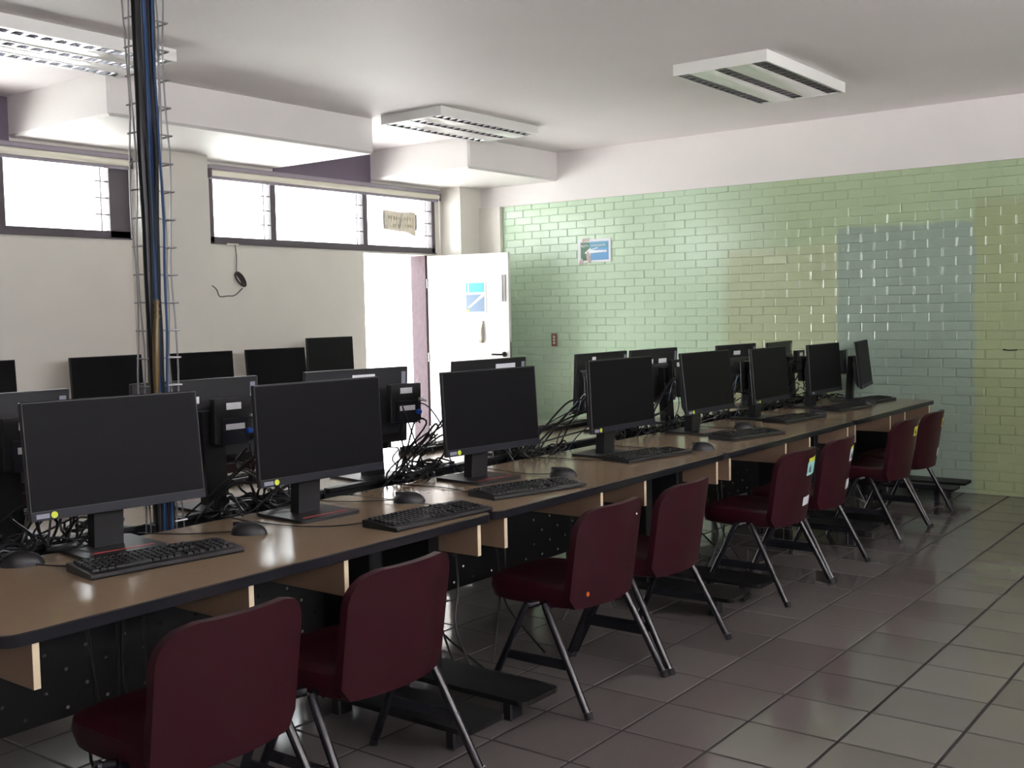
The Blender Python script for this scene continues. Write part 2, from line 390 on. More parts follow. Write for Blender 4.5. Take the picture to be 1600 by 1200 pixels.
# ------------------------------------------------------------------ windows
def window(n, y0, y1, z0, z1, mulls, label, ew=.045):
    w = struct(n, label)
    f = MB(); x0, x1 = XW-.065, XW-.006
    f.box((x0,y0,z0),(x1,y1,z0+.05)); f.box((x0,y0,z1-.04),(x1,y1,z1)); f.box((x0,y0,z0),(x1,y0+.045,z1)); f.box((x0,y1-ew,z0),(x1,y1,z1))
    f.build('window_frame', M['frame'], w)
    ys = [y0+.045]+[q for m in mulls for q in (m-.03, m+.03)]+[y1-ew]
    for m in mulls:
        MB().box((x0+.004,m-.03,z0+.05),(x1-.004,m+.03,z1-.04)).build('mullion', M['frame'], w)
    for a, b in zip(ys[::2], ys[1::2]):
        h = (z1-z0-.09)/4
        MB().box((x0+.012,b-.05,z0+.05),(x0+.022,b-.042,z1-.04)).build('louver_rail', M['frame'], w)
        for k in range(4):
            zc = z0+.05+h*(k+.5)
            MB().box((-.004,a+.002,-h*.51),(.001,b-.002,h*.51)).build('glass_louver', M['glass'], w, (x0+.032,0,zc), (0,math.radians(9),0))
            MB().box((x0+.028,b-.11,zc+h*.5-.006),(x0+.052,b-.001,zc+h*.5+.002)).build('louver_clip', M['frame'], w)
    MB().box((x1-.002,y0-.0,z0-.012),(x1+.018,y1,z0)).build('window_sill', M['frame'], w)
    return w
window('window_1', -1.3, 1.70, 2.115, 2.70, (-.31,.69), 'long high louvred window left of the column', .17)
window('window_2', 2.44, 5.24, 2.115, 2.70, (3.12,4.245), 'high louvred window above the doorway with a paper sign')
def blind(y0, y1, label):
    t = thing('roller_blind', label, 'blind', (XW+.002, (y0+y1)/2, 2.64), 0, 'rolled up window blinds')
    h = (y1-y0)/2
    MB().bbox((.0,-h,.065),(.055,h,.105),.008).build('cassette', M['blindbox'], t)
    MB().tube([(.03,-h+.01,.042),(.03,h-.01,.042)], .026, 12, 1).build('fabric_roll', M['blind'], t, smooth=True)
    MB().box((.006,-h+.01,-.008),(.02,h-.01,.02)).build('bottom_bar', M['blindbox'], t)
    for b_ in (-h,h-.012): MB().box((.0,b_,.0),(.058,b_+.012,.075)).build('end_bracket', M['frame'], t)
    MB().tube([(.05,h-.02,.04),(.052,h-.02,-.3),(.05,h-.018,-.52),(.056,h-.03,-.3),(.054,h-.03,.04)], .0022, 5, 3).build('pull_chain', M['sticker'], t)
blind(2.42, 5.27, 'cream roller blind rolled up above the window over the door')
blind(-1.2, 1.70, 'cream roller blind rolled up above the window left of the column')

t = thing('paper_sign', 'brown paper sign taped on the glass of the window above the door', 'sign', (XW-.052, 4.77, 2.415))
p = MB(); nx = 8; vs = []
top = [.10,.10,.098,.095,.093,.094,.098,.102,.102]; bot = [-.088,-.09,-.094,-.095,-.098,-.102,-.112,-.13,-.135]
for k in range(9):
    y = -.235+.47*k/8; x = .006*math.sin(k*1.3)
    vs += [(x, y, top[k]), (x, y, bot[k])]
p.add(vs+[(x-.0015,y,z) for x,y,z in vs], [(2*k,2*k+1,2*k+3,2*k+2) for k in range(8)]+[(18+2*k,18+2*k+2,18+2*k+3,18+2*k+1) for k in range(8)]+[(0,18,19,1),(16,17,35,34)]+[(2*k,2*k+2,20+2*k,18+2*k) for k in range(8)]+[(2*k+1,19+2*k,21+2*k,2*k+3) for k in range(8)])
p.build('paper', M['signpaper'], t)
q = MB()
for row, (zz, hh, n) in enumerate(((.03,.038,10),(-.045,.036,11))):
    for k in range(n):
        if random.random() < .08: continue
        y = -.17+.35*k/(n-1); wd = random.uniform(.012,.02)
        q.box((.0062,y,zz-hh/2),(.0074,y+.005,zz+hh/2)); q.box((.0062,y,zz+(hh/2-.006)*random.choice((1,-1,0))-.003),(.0074,y+wd,zz+(hh/2-.006)*random.choice((1,0))+.003))
q.build('faded_lettering', M['signink'], t, kind='stuff')
MB().box((.0075,-.006,-.08),(.0085,.006,.07)).build('pen_stroke', M['blindbox'], t, rot=(math.radians(-17),0,0))
for b_ in (-.245,.226): MB().box((.0,b_,-.08),(.009,b_+.017,.08)).build('tape_strip', M['blindbox'], t)

# ------------------------------------------------------------------ door
d = struct('door_1', 'white door standing open into the room')
d.location = (XW+.005, 5.10, 0); ang = math.atan2(5.245-5.10, -4.485+5.405); d.rotation_euler = (0,0,ang)
DL = .935
MB().bbox((0,-.0,.012),(DL,.04,2.078),.003).build('door_leaf', M['door'], d)
MB().box((DL-.001,.004,.98),(DL+.002,.036,1.2)).build('lock_plate', M['handle'], d)
hn = MB(); hn.tube([(DL-.06,0,1.08),(DL-.06,-.05,1.08),(DL-.075,-.062,1.08),(DL-.17,-.06,1.082)], .009, 8, 3)
hn.disc((DL-.06,.0,1.08),(0,-1,0),.026,.008); hn.build('lever_handle', M['blackmetal'], d, smooth=True)
for z in (.3,1.05,1.8):
    MB().tube([(-.004,-.006,z-.045),(-.004,-.006,z+.045)], .008, 8, 1).build('hinge', M['handle'], d)
for q_ in (DL-.075,DL-.045): MB().box((q_,-.006,1.6),(q_+.011,0,1.86)).build('edge_guard', M['handle'], d)
t = thing('door_notice', 'blue and grey notice sheet on the open white door', 'notice', (XW+.005+.555*math.cos(ang), 5.10+.555*math.sin(ang), 1.645), ang)
MB().box((-.125,-.0035,-.155),(.125,-.0005,.16)).build('sheet', M['posterwhite'], t)
MB().box((-.07,-.0045,.052),(.105,-.0033,.145)).build('cyan_block', M['postercyan'], t); MB().box((-.105,-.0045,.052),(-.085,-.0033,.145)).build('cyan_block', M['postercyan'], t)
MB().box((-.105,-.0045,-.14),(.105,-.0033,.03)).build('grey_block', M['postergrey'], t)
MB().prism([(-.09,-.1),(-.06,-.1),(.10,.01),(.10,.03),(.07,.025)],'y',-.0052,-.0043).build('white_swoosh', M['posterwhite'], t)
MB().box((-.10,-.0052,-.135),(-.07,-.0043,-.115)).build('yellow_mark', M['yellownote'], t)
t = thing('hanging_cloth', 'narrow beige cloth hanging on the open door below the notice', 'cloth', (XW+.005+.64*math.cos(ang), 5.10+.64*math.sin(ang), 1.30), ang)
vs = []; 
for k in range(7):
    z = .105-.21*k/6; wd = .004+.036*(k/6)**.7*(1 if k < 6 else .8)
    for j in range(5):
        s = j/4-.5; vs.append((-.03*(k/6)+wd*2*s*.9, -.006-.018*(1-4*s*s)*min(1,k/2)-.004*math.sin(j*3+k), z))
me = MB().add(vs, [(k*5+j,k*5+j+1,k*5+j+6,k*5+j+5) for k in range(6) for j in range(4)])
o = me.build('cloth_fold', M['beige'], t, smooth=True); o.modifiers.new('thick','SOLIDIFY').thickness = .004
MB().disc((0,-.012,.105),(0,1,0),.008,.012,8).build('hook', M['handle'], t)

# ------------------------------------------------------------------ outside
MB().box((-40,-40,-.45),(40,50,-.21)).build('pavement', M['pavement'], kind='structure', label='pale sunlit pavement outside the door')
t = thing('opposite_building', 'white sunlit building facing the doorway', 'building', (-13.5,9,0))
MB().box((-3,-18,-.21),(0,22,3.3)).build('wall', M['facade'], t)
MB().box((-.02,2.5,1.80),(.03,2.9,2.2)).build('window', M['postergrey'], t); MB().box((.0,3.6,1.6),(.03,3.66,2.3)).build('drain_pipe', M['postergrey'], t)
MB().box((-3.2,-18.2,3.3),(.35,22.2,3.45)).build('roof_slab', M['facade'], t)

# ------------------------------------------------------------------ ceiling lights
def lamp(x0, x1, y0, y1, label):
    t = thing('louvre_light', label, 'ceiling light', ((x0+x1)/2,(y0+y1)/2,ZC), 0, 'louvred ceiling light fittings')
    a, b, h = (x1-x0)/2, (y1-y0)/2, .07
    f = MB(); e = .014
    f.box((-a,-b,-h),(-a+e,b,0)); f.box((a-e,-b,-h),(a,b,0)); f.box((-a+e,-b,-h),(a-e,-b+e,0)); f.box((-a+e,b-e,-h),(a-e,b,0)); f.box((-a+e,-b+e,-.012),(a-e,b-e,0))
    f.build('housing', M['whitemetal'], t)
    sw = .085; cx = [-a+e+sw/2+.008, 0, a-e-sw/2-.008]
    for i in (0,1):
        l, r = cx[i]+sw/2, cx[i+1]-sw/2
        MB().prism([(l,-h),(l+.03,-h+.004),((l+r)/2,-h+.006),(r-.03,-h+.004),(r,-h),(r,-.02),(l,-.02)],'y',-b+e,b-e).build('reflector_panel', M['reflector'], t)
    for c in cx:
        lv = MB().box((c-sw/2,-b+e,-.016),(c+sw/2,b-e,-.013)).build('lamp_channel', M['lampvoid'], t)
        MB().tube([(c,-b+.05,-.032),(c,b-.05,-.032)], .013, 10, 1).build('fluorescent_tube', M['lamptube'], lv, smooth=True)
        bl = MB()
        n = 15
        for k in range(n):
            y = -b+e+(2*b-2*e)*(k+.5)/n
            bl.prism([(y-.003,-h+.002),(y+.003,-h+.002),(y+.011,-.044),(y-.011,-.044)],'x',c-sw/2,c+sw/2)
        bl.build('louvre_blades', M['louver'], lv, kind='stuff')
        for q_ in (c-sw/2,c+sw/2-.003): MB().box((q_,-b+e,-h),(q_+.003,b-e,-.016)).build('side_reflector', M['louver'], lv)
lamp(-1.44,-.80,3.05,4.36,'white louvred ceiling light nearest the green wall, unlit')
lamp(-4.03,-3.41,3.05,4.30,'white louvred ceiling light beside the corner beam')
lamp(-4.03,-3.41,-.53,.72,'white louvred ceiling light above the cable tray, mirroring the window')

# ------------------------------------------------------------------ wall things
t = thing('evacuation_poster', 'torn blue and green evacuation route poster on the green brick wall', 'poster', (-3.757, YG-.008, 2.072))
MB().box((-.19,-.0015,-.112),(.19,.001,.112)).build('laminate', M['posterwhite'], t)
MB().box((-.155,-.0025,-.092),(-.055,-.0014,.082)).build('green_panel', M['postergreen'], t)
MB().box((-.055,-.0025,-.092),(.165,-.0014,.085)).build('blue_panel', M['posterblue'], t)
MB().box((-.055,-.003,.022),(.155,-.0024,.075)).build('teal_band', M['posterteal'], t)
def text(body, size, x, z, parent, m, w=None, y=-.0035):
    c = bpy.data.curves.new('lettering', 'FONT'); c.body = body; c.size = size; c.extrude = .0004; c.align_x = 'CENTER'; c.align_y = 'CENTER'
    o = bpy.data.objects.new('lettering', c); COL.objects.link(o); o.data.materials.append(m)
    o.parent = parent; o.location = (x,y,z); o.rotation_euler = (PI/2,0,0); 
    if w: o.scale = (w,1,1)
    me = bpy.data.meshes.new_from_object(o); me.name = 'lettering'
    n = link('lettering', me, parent, (x,y,z), (PI/2,0,0), kind='stuff')
    if w: n.scale = (w,1,1)
    bpy.data.objects.remove(o); return n
text('RUTA', .034, -.105, .048, t, M['posterwhite'], .95); text('DE EVACUACIÓN', .030, .05, .048, t, M['posterwhite'], .72)
MB().prism([(-.11,-.02),(-.04,.03),(-.04,.004),(.14,.0),(.15,-.018),(-.04,-.024),(-.04,-.055)],'y',-.0036,-.0024).build('white_arrow', M['posterwhite'], t)
MB().prism([(-.05,.008),(.04,.03),(.045,.024),(-.045,.0)],'y',-.0040,-.0026).build('white_stroke', M['posterwhite'], t)
MB().prism([(-.175,-.135),(-.14,-.135),(-.125,-.1),(-.135,-.07),(-.155,-.075),(-.17,-.1)],'y',-.004,-.001).build('torn_patch', M['torn'], t)
MB().prism([(-.09,-.04),(-.075,.0),(-.06,-.015),(-.04,-.06),(-.035,-.115),(-.06,-.118),(-.085,-.085)],'y',-.0044,-.001).build('torn_patch', M['torn'], t)
MB().prism([(-.14,.085),(-.055,.09),(-.052,.125),(-.13,.12)],'y',-.0034,-.001).build('torn_patch', M['torn'], t)
t = thing('light_switch', 'brown wall plate with three ivory switches on the green wall', 'switch', (-4.245, YG-.004, 1.208))
MB().bbox((-.036,-.008,-.064),(.036,.0,.064),.003).build('plate', M['switchplate'], t)
for z in (.03,.0,-.03): MB().bbox((-.012,-.013,z-.011),(.012,-.007,z+.011),.002).build('rocker', M['ivory'], t)
t = thing('wall_hook', 'small dark metal hook in the green wall at the right edge', 'hook', (-.003, YG-.003, 1.127))
MB().tube([(-.04,0,.004),(-.04,-.02,.004),(.0,-.03,.0),(.05,-.022,.003),(.05,0,.003)], .004, 6, 2).build('bent_rod', M['blackmetal'], t); MB().disc((-.04,.002,.004),(0,-1,0),.007,.003,8).build('screw', M['blackmetal'], t)
t = thing('wall_cable', 'thin dark cable coiled and hanging on the cream wall below the window', 'cable', (XW+.004,2.62,1.9))
MB().tube([(.004,.06,.205),(.006,.07,.1),(.005,.065,.02),(.006,.062,-.02)], .0035, 5, 4).build('hanging_lead', M['brownwire'], t)
cb = MB()
cb.tube([(.006,.12,-.16),(.005,.09,-.185),(.004,.055,-.21),(.004,.02,-.225),(.004,-.04,-.226),(.004,-.1,-.232),(.004,-.125,-.22),(.004,-.14,-.18),(.004,-.165,-.155),(.004,-.195,-.14)], .004, 5, 3)
cb.build('hanging_lead', M['brownwire'], t)
for k in range(6):
    a0 = .3*k; pts = []
    for i in range(13):
        a = 2*PI*i/12+a0; L, S = .048+.006*k, .016+.0045*k
        px, pz = L*math.cos(a), S*math.sin(a)
        pts.append((.010+.003*(k%3), .085+px*.62-pz*.72+.004*(k-2), -.085-px*.75-pz*.55))
    MB().tube(pts, .0045, 5, 2).build('cable_coil', M['brownwire'], t)
MB().box((0,-.03,.2),(.015,.09,.212)).build('cable_clip', M['ivory'], t)

# ------------------------------------------------------------------ desks
HT = .735
def desk(name, label, y0, y1, gussets, front=-.53, depth=.8, flip=False, group=None, legs=True):
    L = y1-y0
    t = thing(name, label, 'desk', (front if not flip else front, (y0+y1)/2, 0), PI if flip else 0, group)
    h = L/2; sgn = -1 if flip else 1
    def Y(y): return (y-(y0+y1)/2)*sgn
    MB().prism(rrect(-depth+.004,-h+.006,-.006,h-.006,.045),'z',HT-.03,HT).build('tabletop', M['wood'], t)
    o = rrect(-depth,-h+.002,-.0,h-.002,.05); i_ = rrect(-depth+.004,-h+.006,-.006,h-.006,.045); n = len(o)
    zz = [(o,HT-.032,0),(o,HT-.003,0),(i_,HT-.0005,0),(i_,HT-.032,0)]
    vs = [(p[0],p[1],z) for ring,z,_ in zz for p in ring]
    MB().add(vs,[(r*n+k, r*n+(k+1)%n, ((r+1)%4)*n+(k+1)%n, ((r+1)%4)*n+k) for r in range(4) for k in range(n)]).build('edge_band', M['edge'], t, smooth=True)
    for g in gussets:
        MB().bbox((-.40,Y(g)-.009,.578),(-.025,Y(g)+.009,HT-.031),.0015).build('side_panel', M['woodedge'], t)
        MB().box((-.0255,Y(g)-.009,.579),(-.0235,Y(g)+.009,HT-.032)).build('edge_strip', M['lightedge'], t)
    # perforated modesty panel
    px = -depth+.33; a, b = -h+.13, h-.13; z0, z1 = .31, .60
    pm = MB(); nc = max(8,int((b-a)/.065)); nr = 5
    cw, ch = (b-a)/nc, (z1-z0)/nr; r = .0062
    for i in range(nc):
        for j in range(nr):
            cy, cz = a+cw*(i+.5), z0+ch*(j+.5)
            if (i+j) % 2 == 0:
                sq = [(cy+cw/2,cz),(cy+cw/2,cz+ch/2),(cy,cz+ch/2),(cy-cw/2,cz+ch/2),(cy-cw/2,cz),(cy-cw/2,cz-ch/2),(cy,cz-ch/2),(cy+cw/2,cz-ch/2)]
                ho = [(cy+r*math.cos(k*PI/4),cz+r*math.sin(k*PI/4)) for k in range(8)]
                pm.add([(px,*p) for p in sq]+[(px,*p) for p in ho],[(k,(k+1)%8,8+(k+1)%8,8+k) for k in range(8)])
            else:
                pm.add([(px,cy-cw/2,cz-ch/2),(px,cy+cw/2,cz-ch/2),(px,cy+cw/2,cz+ch/2),(px,cy-cw/2,cz+ch/2)],[(0,1,2,3)])
    pm.box((px-.008,a,.60),(px+.008,b,HT-.032))
    pm.build('modesty_panel', M['blackmetal'], t)
    deep = depth > .7
    for yl in ((Y(y1-.10), Y(y1-.42)) if deep else (h-.1, -h+.1)):
        xb = -.56 if deep else -.46
        lg = MB().bbox((xb,yl-.03,.10),(-.22,yl+.03,HT-.032),.006).build('leg', M['blackmetal'], t)
        xa, xf = (-.52, .28) if deep else (-depth+.06, -.02)
        MB().prism(rrect(xa,yl-.11,xf,yl+.11,.03,3),'z',.10,.118).build('foot_plate', M['blackmetal'], lg)
        for fx in (xa+.1, xf-.14):
            MB().bbox((fx-.022,yl-.035,0),(fx+.022,yl+.035,.10),.006).build('foot_block', M['edge'], lg)
    if deep:
        MB().tube([(-depth+.12,Y(y0+.09),HT-.032),(-depth+.10,Y(y0+.09),0)],.02,8,1).build('rear_post', M['blackmetal'], t)
    return t
U = [(-1.94,-.03,(-1.845,-1.174,-.786,-.10)),(-.025,1.925,(.064,.753,1.127,1.86)),(1.93,3.80,(2.01,2.74,3.10,3.74)),(3.805,5.60,(3.88,4.59,4.92,5.52))]
ordn = ['first','second','third','fourth']
for k,(a,b,g) in enumerate(U):
    desk('computer_desk', f'beige computer desk with black edge, {ordn[k]} along the chair side of the double row', a, b, g, group='front row computer desks')
for k,(a,b,g) in enumerate(U):
    desk('computer_desk', f'beige computer desk in the row backing onto the cable channel, {ordn[k]} from the viewer', a, b, (a+.1,b-.1), front=-2.30, flip=True, group='second row computer desks')
for k,(a,b) in enumerate(((-1.75,.25),(.255,2.25),(2.255,4.25))):
    desk('computer_desk', f'beige computer desk against the window wall, {ordn[k]} from the viewer', a, b, (a+.1,(a+b)/2,b-.06), front=-4.87, depth=.53, group='window wall computer desks')
for k,(a,b,g) in enumerate(U):
    ends = [(a+.01,-.97),(-.76,b-.01)] if k == 0 else [(a+.01,b-.01)]
    t = thing('cable_channel', f'black metal cable trough between the desk rows behind the {ordn[k]} desk', 'cable tray', (-1.415,(a+b)/2,HT), 0, 'cable troughs between the desk rows')
    for y0,y1 in ends:
        y0 -= (a+b)/2; y1 -= (a+b)/2
        MB().prism([(-.07,-.10),(.07,-.10),(.07,-.004),(.066,-.004),(.066,-.096),(-.066,-.096),(-.066,-.004),(-.07,-.004)],'y',y0,y1).build('trough', M['blackmetal'], t)
        MB().bbox((-.074,y0,-.006),(-.03,y1,.012),.003).build('lip', M['blackmetal'], t)

# ------------------------------------------------------------------ chairs
def chair_proto():
    t = thing('school_chair', 'x', 'chair')
    nu, nv = 12, 12; W = .23; z0, z1 = .37, .755; R = .095; th = .028
    def surf(off):
        out = []
        for j in range(nv+1):
            v = j/nv; z = z0+(z1-z0)*(1-(1-v)**1.35)
            w = W-.0*v
            if z > z1-R: dz = z-(z1-R); w = W-R+math.sqrt(max(R*R-dz*dz,0))
            if z < z0+.03: dz = z0+.03-z; w = W-.03+math.sqrt(max(.0009-dz*dz,0))
            for i in range(nu+1):
                u = -1+2*i/nu; y = u*w
                x = .185+.055*((z-.385)/.37)-.05*(y/.222)**2+off
                out.append((x,y,z))
        return out
    A, B = surf(0), surf(-th); n1 = (nu+1)*(nv+1); mb = MB()
    q = [(j*(nu+1)+i,j*(nu+1)+i+1,(j+1)*(nu+1)+i+1,(j+1)*(nu+1)+i) for j in range(nv) for i in range(nu)]
    bd = [i for i in range(nu+1)]+[j*(nu+1)+nu for j in range(1,nv+1)]+[nv*(nu+1)+i for i in range(nu-1,-1,-1)]+[j*(nu+1) for j in range(nv-1,0,-1)]
    mb.add(A+B, q+[tuple(k+n1 for k in f[::-1]) for f in q]+[(bd[k],bd[(k+1)%len(bd)],bd[(k+1)%len(bd)]+n1,bd[k]+n1) for k in range(len(bd))])
    mb.build('backrest', M['burgundy'], t, smooth=True)
    # seat shell: dished cushion with deep skirt
    rings = []; N = 32
    def ring(sx, sy, z, cx=-.065):
        r = []
        for k in range(N):
            a = 2*PI*k/N; c, s = math.cos(a), math.sin(a); e = .42
            r.append((cx+sx*math.copysign(abs(c)**e,c), sy*math.copysign(abs(s)**e,s), z))
        return r
    spec = [(.20,.195,.362),(.222,.215,.372),(.232,.226,.41),(.228,.222,.442),(.20,.195,.452),(.15,.145,.440),(.07,.07,.434)]
    vs = [p for s in spec for p in ring(*s)]; m = len(spec)
    mb = MB().add(vs,[(r*N+k,r*N+(k+1)%N,(r+1)*N+(k+1)%N,(r+1)*N+k) for r in range(m-1) for k in range(N)]+[tuple(range(N))[::-1],tuple(range((m-1)*N,m*N))])
    mb.build('seat', M['burgundy'], t, smooth=True)
    for s in (-1,1):
        y = s*.262; yt = s*.225
        MB().tube([(-.01,yt,.382),(-.035,s*.25,.375),(-.06,y,.345),(-.225,s*.282,.0)],.0145,10,4).build('leg', M['tube'], t, smooth=True)
        MB().tube([(.02,yt,.382),(.04,s*.25,.375),(.065,y,.345),(.25,s*.282,.0)],.0145,10,4).build('leg', M['tube'], t, smooth=True)
        MB().bbox((-.15,s*.272-.005,.16),(.165,s*.272+.005,.195),.002).build('side_rail', M['tube'], t)
        for fx in (-.225,.25): MB().tube([(fx,s*.282,0),(fx-.008*(1 if fx>0 else -1),s*.281,.025)],.018,10,1).build('foot_cap', M['edge'], t, smooth=True)
    for q_ in (-.06,.03): MB().tube([(q_,-.2,.372),(q_,.2,.372)],.012,8,1).build('seat_brace', M['tube'], t, smooth=True)
    return t
cproto = chair_proto()
CH = [(-.40,-1.50,0,'burgundy chair at the first desk, closest to the viewer, partly cut by the frame'),
      (-.41,-.87,2,'burgundy chair with a bare back at the first desk, second along the row'),
      (-.40,.30,0,'burgundy chair with an orange dot low on its back, pulled out at the second desk'),
      (-.40,.89,2,'plain burgundy chair beside the one with the orange dot'),
      (-.40,2.115,-1,'burgundy chair with an aqua and yellow label high on its back'),
      (-.40,2.70,1,'burgundy chair with two pale labels, one at the top corner and one low'),
      (-.40,3.875,-1,'burgundy chair with only a yellow note on its back, second from the green wall'),
      (-.40,4.46,1,'burgundy chair against the green wall with a yellow note and a small white label')]
chairs = []
for k,(x,y,a,lab) in enumerate(CH):
    if k == 0: c = cproto; c.location = (x,y,0); c['label'] = lab; c['group'] = 'burgundy chairs along the front row'; c.rotation_euler = (0,0,math.radians(a))
    else: c = dup(cproto,(x,y,0),math.radians(a),lab,'burgundy chairs along the front row')
    chairs.append(c)
def back_x(y,z): return .185+.055*((z-.385)/.37)-.05*(y/.222)**2+.002
def stick(c, y0, y1, z0, z1, m, name='label_sticker', ink=False, lab=None):
    # thin label following the curve of the backrest
    n = 4; pts = [y0+(y1-y0)*k/n for k in range(n+1)]
    vs = [(back_x(y,z),y,z) for y in pts for z in (z0,z1)]+[(back_x(y,z)-.003,y,z) for y in pts for z in (z0,z1)]
    m2 = 2*(n+1)
    fs = [(2*k,2*k+2,2*k+3,2*k+1) for k in range(n)]+[(m2+2*k,m2+2*k+1,m2+2*k+3,m2+2*k+2) for k in range(n)]+[(0,1,m2+1,m2),(2*n,m2+2*n,m2+2*n+1,2*n+1)]+[(2*k,m2+2*k,m2+2*k+2,2*k+2) for k in range(n)]+[(2*k+1,2*k+3,m2+2*k+3,m2+2*k+1) for k in range(n)]
    o = MB().add(vs,fs).build(name, m, c)
    if lab: o['label'] = lab
    if ink:
        ya, yb = y0+(y1-y0)*.12, y0+(y1-y0)*.3
        MB().box((back_x((ya+yb)/2,(z0+z1)/2)-.001,ya,z0+(z1-z0)*.22),(back_x((ya+yb)/2,(z0+z1)/2)+.0015,yb,z0+(z1-z0)*.78)).build('printed_mark', M['stickerink'], o)
def dot(c, y, z, r, m, lab):
    o = MB().disc((back_x(y,z)-.002,y,z),(1,0,0),r,.003,12).build('dot_sticker', m, c); o['label'] = lab
dot(chairs[2], -.155, .425, .009, M['orange'], 'orange dot sticker'); dot(chairs[2], .13, .69, .004, M['sticker'], 'tiny white dot')
dot(chairs[1], .10, .455, .004, M['blackplastic'], 'dark scuff mark')
stick(chairs[4], .03,.17,.685,.705,M['yellownote'],lab='yellow strip'); stick(chairs[4], .02,.17,.615,.685,M['cyan'],ink=True,lab='aqua label')
stick(chairs[4], .02,.12,.455,.50,M['sticker'],lab='white label'); stick(chairs[5], .05,.18,.615,.685,M['sticker'],ink=True,lab='pale printed label')
stick(chairs[5], .06,.16,.685,.697,M['yellownote'],lab='yellow strip'); stick(chairs[5], .05,.14,.455,.51,M['sticker'],lab='white label')
stick(chairs[6], .02,.15,.64,.70,M['yellownote'],ink=True,lab='yellow handwritten note'); stick(chairs[7], .06,.17,.64,.70,M['yellownote'],ink=True,lab='yellow handwritten note')
stick(chairs[7], .05,.15,.44,.49,M['sticker'],lab='white label')
bare = dup(cproto,(-2.62,.32,0),PI,'burgundy chair at the second desk row, seen right of the first front monitor','burgundy chairs behind the monitors')
dup(cproto,(-2.66,-.80,0),PI+.1,'burgundy chair hidden behind the first front monitor, at the second desk row','burgundy chairs behind the monitors')
dup(cproto,(-4.4,1.75,0),0,'burgundy chair tucked at the window wall desk behind the second desk row','burgundy chairs behind the monitors')

# ------------------------------------------------------------------ monitors
MW, MH = .59, .367
def make_monitor(label, pos, yaw, tilt, zc, group, pc=None, front_dot=True, back=False, stickers=()):
    """pos = panel centre x,y ; local +x is the way the screen faces"""
    t = thing('monitor', label, 'monitor', (pos[0],pos[1],HT), yaw, group)
    h = zc-HT
    b = MB(); b.prism(rrect(-.235,-.14,.055,.14,.02,3),'z',.0,.012); b.build('base', M['blackplastic'], t)
    MB().box((.0,-.10,.0118),(.012,.11,.0128)).build('red_stripe', M['redline'], t)
    MB().prism([(-.135,.012),(-.085,.012),(-.07,.25),(-.075,h+.06),(-.115,h+.06),(-.12,.25)],'y',-.05,.05).build('stand', M['blackplastic'], t)
    P = bpy.data.objects.new('panel', panel_mesh); COL.objects.link(P); P.parent = t; P.location = (0,0,h); P.rotation_euler = (0,-tilt,0)
    link('screen', screen_mesh, P); link('chin', chin_mesh, P); link('name_plate', plate_mesh, P); link('rear_housing', rear_mesh, P)
    if back: link('name_plate', backplate_mesh, P)
    if front_dot:
        o = link('dot_sticker', dot_mesh, P); o['label'] = 'yellow green dot sticker'
    for (y,z,w,hh) in stickers:
        o = MB().box((-.0115,y-w/2,z-hh/2),(-.0100,y+w/2,z+hh/2)).build('label_sticker', M['sticker'], P); o['label'] = 'white label'
    if pc is not None:
        q = link('mini_computer', pc_mesh, t, (-.135,pc[0],h+pc[1]), (0,-tilt*.3,0)); q['label'] = 'black mini computer clamped behind the screen'
        link('cradle', cradle_mesh, q); link('label_sticker', pclab_mesh, q); link('label_sticker', pclab2_mesh, q)
        if back: link('video_plug', plug_mesh, q); link('network_plug', nplug_mesh, q)
    return t
panel_mesh = MB().bbox((-.010,-MW/2,-MH/2),(.010,MW/2,MH/2),.003).mesh('panel', M['blackplastic'])
screen_mesh = MB().box((.0095,-MW/2+.006,-MH/2+.030),(.0108,MW/2-.006,MH/2-.006)).mesh('screen', M['screen'])
chin_mesh = MB().box((.0095,-MW/2+.002,-MH/2+.001),(.0120,MW/2-.002,-MH/2+.028)).mesh('chin', M['chin'])
plate_mesh = MB().box((.0118,-MW/2+.018,-MH/2+.007),(.0126,-MW/2+.058,-MH/2+.021)).mesh('name_plate', M['plate'])
backplate_mesh = MB().box((-.0115,-MW/2+.015,.10),(-.0100,-MW/2+.04,.16)).mesh('name_plate', M['plate'])
rear_mesh = MB().prism([(-.010,-MH/2+.01),(-.010,.085),(-.028,.07),(-.045,.0),(-.045,-MH/2+.05),(-.028,-MH/2+.015)],'y',-.26,.26).mesh('rear_housing', M['backshell'])
dot_mesh = MB().disc((.0118,-MW/2+.073,-MH/2+.0145),(1,0,0),.0105,.0012,12).mesh('dot_sticker', M['yellowdot'])
pc_mesh = MB().bbox((-.037,-.09,-.09),(.0,.09,.09),.003).mesh('mini_computer', M['blackplastic'])
cradle_mesh = MB().prism([(.006,-.096),(-.045,-.096),(-.045,.01),(-.038,.01),(-.038,-.0905),(.006,-.0905)],'y',-.06,.06).mesh('cradle', M['chin'])
pclab_mesh = MB().box((-.0385,-.035,.045),(-.0368,.035,.072)).mesh('label_sticker', M['sticker']); pclab2_mesh = MB().box((-.0465,-.045,-.035),(-.0448,.045,-.012)).mesh('label_sticker', M['sticker'])
plug_mesh = MB().bbox((-.062,-.075,-.055),(-.037,-.05,-.035),.003).mesh('video_plug', M['blueplug'])
nplug_mesh = MB().tube([(-.037,-.079,.012),(-.055,-.079,.012),(-.056,-.079,.012),(-.08,-.084,.006)],[.009,.009,.006,.005],8,1).mesh('network_plug', M['silver'])
